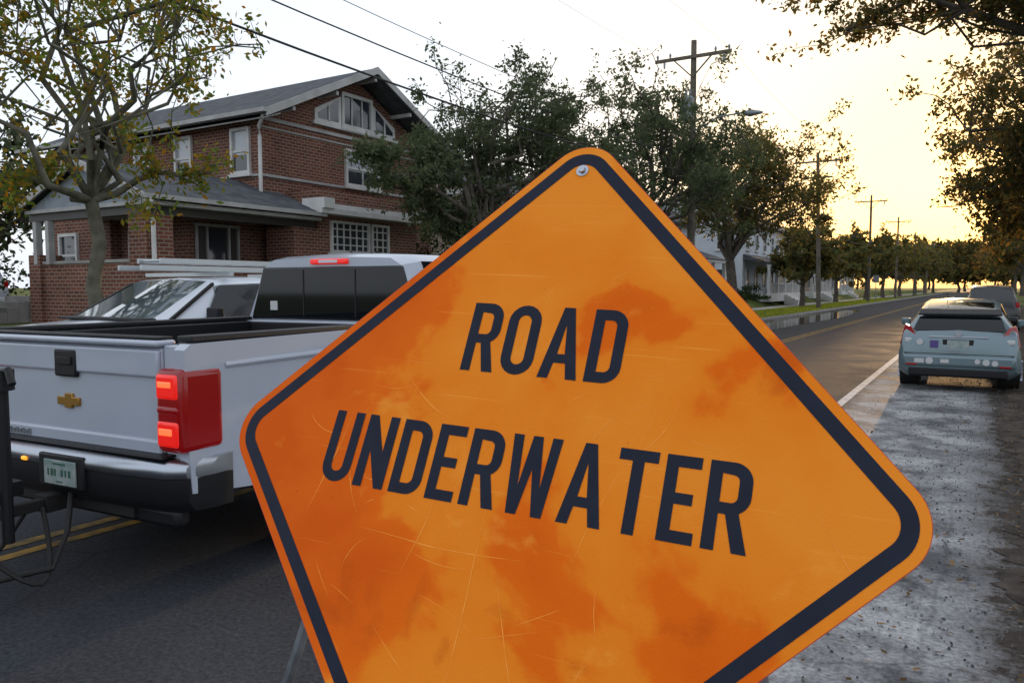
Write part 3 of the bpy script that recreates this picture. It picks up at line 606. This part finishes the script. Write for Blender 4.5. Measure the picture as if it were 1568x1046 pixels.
U=empty('utility_trailer',(-4.54,2.31,0),R(4.5))
u=MB(); u.box(-.05,.05,-.55,-.14,.56,.64); u.beam((0,-.45,.58),(-.75,-2.4,.58),.06,.09); u.beam((0,-.45,.58),(.75,-2.4,.58),.06,.09)
u.box(-.8,.8,-4.6,-2.4,.55,.63); u.box(-.8,.8,-2.42,-2.36,.6,1.0)
u.make('frame_and_tongue',M['black'],U,bevel=.006)
u=MB(); u.tube([(.13,-.28,.34),(.13,-.28,1.16)],.03,10); u.tube([(.13,-.28,1.16),(.13,-.28,1.27)],.06,12); u.tube([(.13,-.28,1.24),(.21,-.29,1.27),(.26,-.30,1.20)],.02,8); u.box(.04,.12,-.31,-.25,.55,.62); u.make('tongue_jack',M['black'],U,smooth=True)
ch=MB()
for s in (-1,1):
    P=[(s*.06+(s+.5)*.22*math.sin(math.pi*i/12),-.05-.45*i/12,.46-.30*math.sin(math.pi*i/12)) for i in range(13)]; ch.tube(P,.013,6)
ch.tube([(.1,.1,.55),(.35,-.1,.38),(.38,-.2,.22),(.15,-.35,.16),(-.1,-.5,.3),(-.1,-.6,.5)],.016,6)
ch.make('safety_chains',M['dark'],U)
for s in (-1,1): wheel(U,s*1.05,-3.6,.33,.2,s)

W=empty('work_pickup_truck',(-8.25,9.6,0),math.pi)
st=[(0,.55,.93,1.1,.90,1.22,.86),(.04,.5,.97,1.15,.95,1.30,.86),(2.1,.5,.98,1.17,.96,1.31,.86),(2.14,.45,.98,1.28,.965,1.42,.80),(2.2,.45,.98,1.28,.965,1.76,.72),(2.32,.45,.98,1.28,.965,1.80,.73),(2.95,.45,.985,1.28,.965,1.825,.735),(3.05,.45,.985,1.28,.965,1.825,.735),(3.75,.45,.985,1.27,.965,1.80,.73),(3.86,.45,.985,1.265,.965,1.78,.72),(4.62,.45,.985,1.20,.955,1.36,.80),(4.75,.45,.985,1.19,.95,1.33,.80),(5.6,.45,.97,1.12,.92,1.27,.76),(5.82,.5,.93,1.02,.84,1.18,.68),(5.88,.55,.88,.85,.78,1.0,.55)]
car_loft('body',st,W,[M['paintw'],M['wsglass']],side=((2.35,2.94),(3.06,3.84)),top=((3.88,4.6),))
for s in (1,-1):
    for y in (1.15,4.85): arch(W,s*.985,y,.46,s); wheel(W,s*1.0,y,.385,.25,s)
    box('mirror',*sorted((s*1.02,s*1.2)),4.05,4.16,1.28,1.48,M['black'],W,.02)
    box('side_window_trim',*sorted((s*.955,s*.972)),2.3,4.3,1.285,1.305,M['black'],W,.003)
    box('head_lamp',*sorted((s*.6,s*.9)),5.72,5.87,.88,1.04,M['chrome'],W,.03)
    b=MB(); b.beam((s*.76,3.86,1.74),(s*.93,4.64,1.27),.035,.03); b.make('windshield_pillar',M['black'],W)
    b=MB(); b.prism([(s*.948,2.40,1.325),(s*.948,2.93,1.325),(s*.775,2.90,1.735),(s*.775,2.44,1.725)],(s*.012,0,.004)); b.prism([(s*.948,3.07,1.325),(s*.948,4.12,1.325),(s*.775,3.80,1.715),(s*.775,3.08,1.735)],(s*.012,0,.004)); b.make('side_windows',M['carglass'],W)
box('wiper_cowl',-.8,.8,4.60,4.76,1.345,1.372,M['black'],W,.01)
box('grille',-.55,.55,5.82,5.9,.68,.98,M['black'],W,.02); box('front_bumper',-.96,.96,5.75,5.97,.42,.62,M['chrome'],W,.04)
rk=MB()
for y in (.3,2.0): 
    rk.box(-.85,.85,y-.03,y+.03,1.84,1.88)
    for s in (-1,1): rk.box(s*.82-.03,s*.82+.03,y-.03,y+.03,1.30,1.84)
rk.box(-.8,.8,3.6,3.66,1.83,1.875); rk.make('ladder_rack',M['alum'],W)
ld=MB()
for zz,xo in ((1.885,0),(1.965,.03)):
    for dx in (-.2,.2): ld.box(-.35+dx+xo-.015,-.35+dx+xo+.015,-.2,4.6-(zz>1.9)*.25,zz,zz+.055)
    for i in range(15): ld.tube([(-.35-.2+xo,.1+i*.3,zz+.03),(-.35+.2+xo,.1+i*.3,zz+.03)],.016,6)
ld.make('extension_ladder',M['alum'],W)
box('rack_straps',-.62,-.08,2.35,2.43,1.88,2.05,mat('teal_strap',(.03,.16,.16),.7),W,.004)

P_=empty('hatchback_car',(-.31,14.4,0),0)
st=[(0,.34,.72,.56,.72,.66,.60),(.03,.28,.80,.60,.79,.86,.64),(.09,.24,.84,.80,.82,.97,.66),(.17,.22,.86,.93,.81,1.04,.63),(.26,.22,.868,.97,.80,1.20,.575),(.34,.22,.87,.99,.80,1.275,.565),(.38,.22,.87,1.0,.80,1.30,.565),(.75,.2,.872,1.0,.805,1.385,.56),(1.15,.2,.872,.98,.81,1.445,.56),(1.8,.2,.873,.95,.82,1.49,.565),(1.9,.2,.873,.95,.82,1.492,.565),(2.5,.2,.873,.93,.82,1.47,.56),(3.35,.2,.87,.90,.80,1.06,.62),(3.5,.2,.87,.88,.80,1.0,.62),(4.15,.22,.84,.74,.76,.86,.55),(4.4,.26,.76,.60,.70,.72,.45),(4.46,.3,.66,.5,.6,.6,.4)]
car_loft('body',st,P_,[M['pbl'],M['carglass']],side=((.8,1.12),(1.16,1.79),(1.91,3.2)),top=((.39,1.14),(2.55,3.3)))
for s in (1,-1):
    for y in (.92,3.62): arch(P_,s*.874,y,.35,s); wheel(P_,s*.885,y,.31,.2,s)
    v=[(s*.60,.075,.72),(s*.80,.115,.68),(s*.865,.30,.74),(s*.80,.35,1.08),(s*.70,.20,1.05),(s*.62,.10,.93)]
    b=MB(); b.prism([(a,y-.03,z) for a,y,z in v],(0,.14,0)); b.make('tail_lamp',M['red'],P_,bevel=.015,seg=3)
    b=MB(); b.box(*sorted((s*.66,s*.78)),.055,.09,.78,.86); b.make('tail_lamp_inner',M['sticker'],P_,bevel=.02)
    box('mirror',*sorted((s*.90,s*1.06)),2.95,3.07,.95,1.09,M['pbl'],P_,.03)
    box('reflector',*sorted((s*.58,s*.74)),-.035,-.02,.42,.45,M['red'],P_,.005)
b=MB(); b.prism([(-.66,.105,.985),(.66,.105,.985),(.58,.218,1.20),(-.58,.218,1.20)],(0,.03,.02)); b.make('lower_rear_glass',M['carglass'],P_,bevel=.01)
b=MB(); b.prism([(-.60,.19,1.235),(.60,.19,1.235),(.58,.40,1.315),(-.58,.40,1.315)],(0,0,.03)); b.make('spoiler',M['black'],P_,bevel=.012,seg=3)
box('rear_bumper',-.80,.80,-.03,.12,.40,.60,M['pbl'],P_,.05,seg=4); box('bumper_lower',-.70,.70,-.015,.12,.24,.38,M['black'],P_,.03)
box('bumper_seam',-.78,.78,-.004,.03,.612,.622,M['black'],P_,.002)
box('plate_recess',-.22,.22,.015,.05,.70,.85,M['dark'],P_,.01); box('license_plate',-.155,.155,.005,.016,.71,.84,M['plate'],P_,.004)
box('hatch_garnish',-.42,.42,.03,.075,.875,.905,M['chrome'],P_,.008)
b=MB(); b.tube([(0,.045,.945),(0,.02,.945)],.05,16); b.make('emblem',M['chrome'],P_)
b=MB()
for x,z,r in ((-.40,.50,.055),(.40,.50,.05),(.52,.49,.045),(.28,.51,.04),(-.55,.80,.05)): b.tube([(x,-.028,z),(x,-.036,z)] if z<.6 else [(x,.03,z),(x,.0,z)],r,16)
b.box(-.62,-.48,-.037,-.028,.46,.53); b.box(-.24,-.12,-.037,-.028,.47,.53); b.make('bumper_stickers',M['sticker'],P_)
box('sticker_square',-.40,-.28,.0,.035,.71,.83,M['stickerb'],P_,0); 
b=MB(); b.beam((-.2,.9,1.42),(-.2,.72,1.6),.008); b.make('antenna',M['black'],P_)
S=empty('parked_suv',(.3,34,0),0)
def suv(e,pt,gl):
    st=[(0,.40,.82,.80,.84,.95,.70),(.05,.33,.90,.98,.88,1.15,.72),(.14,.3,.92,1.08,.88,1.45,.66),(.3,.28,.925,1.1,.88,1.70,.64),(.45,.28,.925,1.1,.88,1.74,.64),(1.3,.28,.925,1.08,.88,1.78,.65),(1.4,.28,.925,1.08,.88,1.78,.65),(2.3,.28,.925,1.06,.88,1.77,.65),(2.4,.28,.925,1.06,.88,1.76,.65),(2.9,.28,.92,1.04,.87,1.68,.64),(3.5,.28,.92,1.02,.86,1.16,.7),(4.5,.3,.88,.9,.8,1.0,.62),(4.65,.4,.8,.7,.7,.82,.5)]
    car_loft('body',st,e,[pt,gl],side=((.5,1.28),(1.42,2.28),(2.42,3.2)),top=((2.95,3.45),))
    for s in (1,-1):
        for y in (.95,3.7): arch(e,s*.926,y,.40,s); wheel(e,s*.935,y,.36,.22,s)
        box('tail_lamp',*sorted((s*.76,s*.89)),.02,.2,.95,1.15,M['red'],e,.02)
        box('roof_rail',*sorted((s*.60,s*.64)),.5,2.4,1.80,1.83,M['black'],e,.01)
    b=MB(); b.prism([(-.68,.10,1.2),(.68,.10,1.2),(.6,.26,1.64),(-.6,.26,1.64)],(0,.02,.0)); b.make('rear_window',M['carglass'],e,bevel=.01)
    box('license_plate',-.16,.16,-.01,.03,.78,.9,M['plate'],e,.003); box('rear_bumper',-.86,.86,-.04,.12,.42,.62,pt,e,.04)
suv(S,M['dpaint'],M['carglass'])
S2=empty('parked_car',(-27.5,12.2,.75),R(80)); suv(S2,M['paintw'],M['carglass'])

# ------------------------------------------------------------------ the sign
SG=bpy.data.objects.new('road_underwater_sign',None); link(SG)
uu=Vector((.9937,.1047,-.0397)).normalized(); vv_=Vector((-.0149,.4336,.901)); vv_=(vv_-uu*vv_.dot(uu)).normalized(); nn_=uu.cross(vv_)
SG.matrix_world=Matrix(((uu.x,vv_.x,nn_.x,-.861),(uu.y,vv_.y,nn_.y,1.438),(uu.z,vv_.z,nn_.z,1.302),(0,0,0,1)))
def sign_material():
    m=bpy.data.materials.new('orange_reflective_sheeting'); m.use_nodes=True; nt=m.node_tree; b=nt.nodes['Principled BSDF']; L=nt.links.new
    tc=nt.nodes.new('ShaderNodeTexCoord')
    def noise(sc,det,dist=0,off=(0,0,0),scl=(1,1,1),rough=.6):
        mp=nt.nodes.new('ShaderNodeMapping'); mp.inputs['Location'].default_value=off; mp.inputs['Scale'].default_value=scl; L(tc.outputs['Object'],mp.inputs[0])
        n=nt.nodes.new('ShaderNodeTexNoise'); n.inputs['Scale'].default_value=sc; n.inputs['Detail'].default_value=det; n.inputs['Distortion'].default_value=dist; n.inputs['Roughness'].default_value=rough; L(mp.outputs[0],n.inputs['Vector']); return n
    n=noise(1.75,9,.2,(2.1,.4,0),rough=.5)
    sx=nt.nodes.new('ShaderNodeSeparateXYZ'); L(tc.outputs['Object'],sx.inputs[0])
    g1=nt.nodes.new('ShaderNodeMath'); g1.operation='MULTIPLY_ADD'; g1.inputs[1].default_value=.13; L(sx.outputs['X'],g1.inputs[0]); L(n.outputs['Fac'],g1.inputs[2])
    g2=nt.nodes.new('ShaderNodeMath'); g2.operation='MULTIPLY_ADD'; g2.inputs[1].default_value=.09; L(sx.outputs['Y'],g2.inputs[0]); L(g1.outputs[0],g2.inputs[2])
    r=nt.nodes.new('ShaderNodeValToRGB'); E=r.color_ramp.elements; E[0].position=.36; E[0].color=(.66,.095,.0004,1); E[1].position=.62; E[1].color=(.84,.250,.015,1); e=E.new(.48); e.color=(.75,.130,.001,1); e=E.new(.505); e.color=(.80,.205,.007,1)  # weathering plus reflected sky and trees, both painted into the orange tones
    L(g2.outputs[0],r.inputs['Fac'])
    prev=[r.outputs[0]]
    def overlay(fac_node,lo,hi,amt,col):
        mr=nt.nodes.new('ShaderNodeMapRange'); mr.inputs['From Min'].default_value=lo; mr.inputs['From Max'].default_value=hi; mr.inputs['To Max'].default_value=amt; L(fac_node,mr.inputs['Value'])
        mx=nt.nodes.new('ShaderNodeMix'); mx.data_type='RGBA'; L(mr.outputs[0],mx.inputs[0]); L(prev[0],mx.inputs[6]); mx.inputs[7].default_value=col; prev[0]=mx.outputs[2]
    p1=noise(4.2,6,.3,(5,1,0)); overlay(p1.outputs['Fac'],.60,.68,.45,(.92,.36,.045,1))  # paler and deeper blotches: fading mixed with reflections painted into base colour
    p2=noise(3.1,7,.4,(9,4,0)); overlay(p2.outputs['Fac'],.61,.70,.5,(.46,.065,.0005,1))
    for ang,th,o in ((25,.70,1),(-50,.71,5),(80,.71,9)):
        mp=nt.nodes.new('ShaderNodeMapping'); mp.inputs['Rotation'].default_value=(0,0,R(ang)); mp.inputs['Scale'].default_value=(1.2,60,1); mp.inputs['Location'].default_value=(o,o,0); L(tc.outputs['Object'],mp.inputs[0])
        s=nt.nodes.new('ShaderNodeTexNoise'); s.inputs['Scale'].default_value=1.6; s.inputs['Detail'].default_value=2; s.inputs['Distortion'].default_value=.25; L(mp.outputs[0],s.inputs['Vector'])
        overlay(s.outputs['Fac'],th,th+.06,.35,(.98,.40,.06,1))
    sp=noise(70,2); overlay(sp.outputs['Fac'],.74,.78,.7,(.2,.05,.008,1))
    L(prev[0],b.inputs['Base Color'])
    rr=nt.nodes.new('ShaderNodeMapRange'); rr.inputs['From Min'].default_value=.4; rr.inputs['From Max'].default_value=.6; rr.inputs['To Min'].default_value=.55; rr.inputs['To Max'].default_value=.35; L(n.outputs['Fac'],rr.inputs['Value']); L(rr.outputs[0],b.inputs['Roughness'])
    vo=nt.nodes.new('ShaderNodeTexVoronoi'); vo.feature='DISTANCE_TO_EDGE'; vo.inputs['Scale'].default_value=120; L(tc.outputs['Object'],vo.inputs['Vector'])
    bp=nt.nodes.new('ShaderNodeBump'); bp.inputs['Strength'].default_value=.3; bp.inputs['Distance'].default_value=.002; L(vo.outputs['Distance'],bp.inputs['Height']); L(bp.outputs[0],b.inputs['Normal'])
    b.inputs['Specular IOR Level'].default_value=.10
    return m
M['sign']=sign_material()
HU,HV=.848/.8626,.878/.8626
def dia(inset,Rr=.10,z=0):
    h=.8626-inset*math.sqrt(2); r=max(.012,Rr-inset); c=h-r*math.sqrt(2); out=[]
    for k in range(4):
        a0=k*math.pi/2; cx,cy=c*math.cos(a0),c*math.sin(a0)
        for i in range(13):
            t=a0-math.pi/4+math.pi/2*i/12; out.append(((cx+r*math.cos(t))*HU,(cy+r*math.sin(t))*HV,z))
    return out
b=MB(); b.prism(dia(0,z=-.004),(0,0,.0035),0); b.make('aluminium_panel',M['rededge'],SG)
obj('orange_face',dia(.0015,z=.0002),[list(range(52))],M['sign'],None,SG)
a=dia(.021,z=.0012); c=dia(.021+.031,z=.0012)
obj('black_border',a+c,[(i,(i+1)%52,(i+1)%52+52,i+52) for i in range(52)],M['ink'],None,SG)
def arc(cx,cy,rx,ry,a0,a1,n=10): return [(cx+rx*math.cos(R(a0+(a1-a0)*i/n)),cy+ry*math.sin(R(a0+(a1-a0)*i/n))) for i in range(n+1)]
h=.176; s=.0255
def glyph(ch,w):
    o=w/2
    if ch=='U': return [[(0,h)]+[(0,o)]+arc(o,o,o,o,180,360)[1:]+[(w,h),(w-s,h)]+arc(o,o,o-s,o-s,0,-180)+[(s,h)]]
    if ch=='N': k=.088; return [[(0,0),(s,0),(s,h-k),(w-s*.95,0),(w,0),(w,h),(w-s,h),(w-s,k),(s*.95,h),(0,h)]]
    if ch=='D': r=.040; return [[(0,0)]+arc(w-r,r,r,r,-90,0)+arc(w-r,h-r,r,r,0,90)+[(0,h)],[(s,s)]+arc(w-r,r,r-s,r-s,-90,0,6)+arc(w-r,h-r,r-s,r-s,0,90,6)+[(s,h-s)]]
    if ch=='O': r=w/2; return [arc(r,r,r,r,180,360)+arc(r,h-r,r,r,0,180),arc(r,r,r-s,r-s,180,360)+arc(r,h-r,r-s,r-s,0,180)]
    if ch=='E': m=h/2; return [[(0,0),(w,0),(w,s*.95),(s,s*.95),(s,m-s*.45),(w*.86,m-s*.45),(w*.86,m+s*.45),(s,m+s*.45),(s,h-s*.95),(w,h-s*.95),(w,h),(0,h)]]
    if ch=='R': 
        m=.072; r=.038; yb=m; return [[(0,0),(s,0),(s,yb),(w*.46,yb),(w-s*1.02,0),(w+.002,0),(w*.76,yb+.004)]+arc(w-r,yb+r,r,r,-50,0,6)+arc(w-r,h-r,r,r,0,90)+[(0,h)],[(s,yb+s*.9)]+arc(w-r,yb+s*.9+.014,r-s,.014,-90,0,6)+arc(w-r,h-r,r-s,r-s,0,90,6)+[(s,h-s*.93)]]
    if ch=='W': 
        q=w/4; e=s*.46; return [[(0,h),(s*.95,h),(q+e*.3,.062),(w/2-e,h),(w/2+e,h),(3*q-e*.3,.062),(w-s*.95,h),(w,h),(3*q+e*1.05,0),(3*q-e*1.0,0),(w/2,h*.58),(q+e*1.0,0),(q-e*1.05,0)]]
    if ch=='A': return [[(0,0),(s*1.02,0),(s*1.02+.0075,.038),(w-s*1.02-.0075,.038),(w-s*1.02,0),(w,0),(w/2+s*.52,h),(w/2-s*.52,h)],[(s*1.02+.0125,.038+s*.85),(w/2,h*.76),(w-s*1.02-.0125,.038+s*.85)]]
    if ch=='T': return [[(w/2-s/2,0),(w/2+s/2,0),(w/2+s/2,h-s*.95),(w,h-s*.95),(w,h),(0,h),(0,h-s*.95),(w/2-s/2,h-s*.95)]]
WD=dict(U=.083,N=.086,D=.083,E=.072,R=.085,W=.118,A=.098,T=.084,O=.086)
def word(txt,u0,u1,v0,sc):
    ws=[WD[c]*sc for c in txt]; gap=((u1-u0)-sum(ws))/(len(txt)-1); x=u0
    for c,w_ in zip(txt,ws):
        cu=bpy.data.curves.new('letter_'+c,'CURVE'); cu.dimensions='2D'; cu.fill_mode='BOTH'
        for lp in glyph(c,w_):
            sp=cu.splines.new('POLY'); sp.points.add(len(lp)-1); sp.use_cyclic_u=True
            for p,(a,b_) in zip(sp.points,lp): p.co=(a,b_,0,1)
        tmp=bpy.data.objects.new('tmp',cu); scene.collection.objects.link(tmp)
        bpy.context.view_layer.update(); dg=bpy.context.evaluated_depsgraph_get()
        me=bpy.data.meshes.new_from_object(tmp.evaluated_get(dg)); bpy.data.objects.remove(tmp)
        me.materials.clear(); me.materials.append(M['ink'])
        o=bpy.data.objects.new('letter_'+c,me); o.location=(x,v0,.0014); link(o,SG); x+=w_+gap
word('UNDERWATER',-.515,.497,-.099,1.0)
word('ROAD',-.205,.19,.214,.98)
sc=MB(); rs_=np.random.default_rng(17)
def scratch(x,y,ang,L,curv,wd):
    N=14; P=[]; a=ang; px,py=x,y
    for i in range(N+1):
        P.append((px,py,a,wd*math.sin(math.pi*(i+.4)/(N+.8))*rs_.uniform(.5,1.1))); px+=L/N*math.cos(a); py+=L/N*math.sin(a); a+=curv/N+rs_.normal(0,.03)
    n0=len(sc.v)
    for px,py,a,w_ in P:
        if abs(px)/.78+abs(py)/.80>1: w_=0
        sc.v+= [Vector((px-math.sin(a)*w_,py+math.cos(a)*w_,.0006)),Vector((px+math.sin(a)*w_,py-math.cos(a)*w_,.0006))]
    for i in range(N): sc.f.append([n0+2*i,n0+2*i+1,n0+2*i+3,n0+2*i+2]); sc.m.append(0)
for q in ((-.36,-.19,-.05,.42,.1,.0014),(-.05,-.02,-1.62,.62,.15,.0014),(-.42,.12,-1.9,.3,.9,.0017),(.0,-.22,-1.2,.42,.1,.0013),(-.2,.02,-1.4,.3,-.6,.0012),(.33,.2,-1.7,.22,-1.0,.0016),(.62,-.0,-1.1,.14,.1,.0012),(-.02,.12,-2.3,.3,.5,.0010),(.5,-.3,-1.4,.2,.3,.0010),(-.47,.07,-1.7,.25,.1,.0015),(.3,-.4,-.9,.25,.2,.0011),(.1,.45,.3,.12,.8,.0008),(-.35,.2,-.9,.2,.5,.0014),(.25,.08,-1.9,.3,.3,.0012)): scratch(*q)
for i in range(36): scratch(rs_.uniform(-.5,.5),rs_.uniform(-.6,.35),rs_.uniform(-3,0),rs_.uniform(.03,.18),rs_.normal(0,.6),rs_.uniform(.0005,.0011))
sc.make('scratches',mat('scuffed_orange',(.97,.36,.06),.6,col2=(.88,.25,.018),nscale=20,spec=.1),SG)
b=MB(); b.tube([(-.002,.765,.001),(-.002,.765,.003)],.016,20); b.tube([(-.002,.765,.003),(-.002,.765,.010)],[.010,.008],6); b.tube([(0,-.60,.001),(0,-.60,.008)],[.010,.008],6); b.make('bolts',M['chrome'],SG,smooth=True)
Mi=SG.matrix_world.inverted()
stn=MB()
def wb(a,b_,w_,h_): stn.beam(Mi@Vector(a),Mi@Vector(b_),w_,h_)
wb((-1.41,1.56,1.30),(-2.31,2.0,0),.028,.028); wb((-.45,1.68,1.25),(-.35,2.05,0),.028,.028)
stn.beam((-.6,.0,-.02),(.5,.0,-.02),.03,.03); stn.beam((0,.7,-.02),(0,-.86,-.02),.035,.03)
wb((-.845,1.05,.50),(-.84,.95,0),.035,.035)
stn.make('stand',M['galv'],SG,bevel=.003)
st2=MB(); 
for t in (.35,.45,.55,.65,.75,.85):
    p=Vector((-1.41,1.56,1.30)).lerp(Vector((-2.31,2.0,0)),t); q=Mi@p; st2.tube([q,q+Vector((0,0,.016))],.004,8)
st2.make('stand_holes',M['dark'],SG)
print('done')
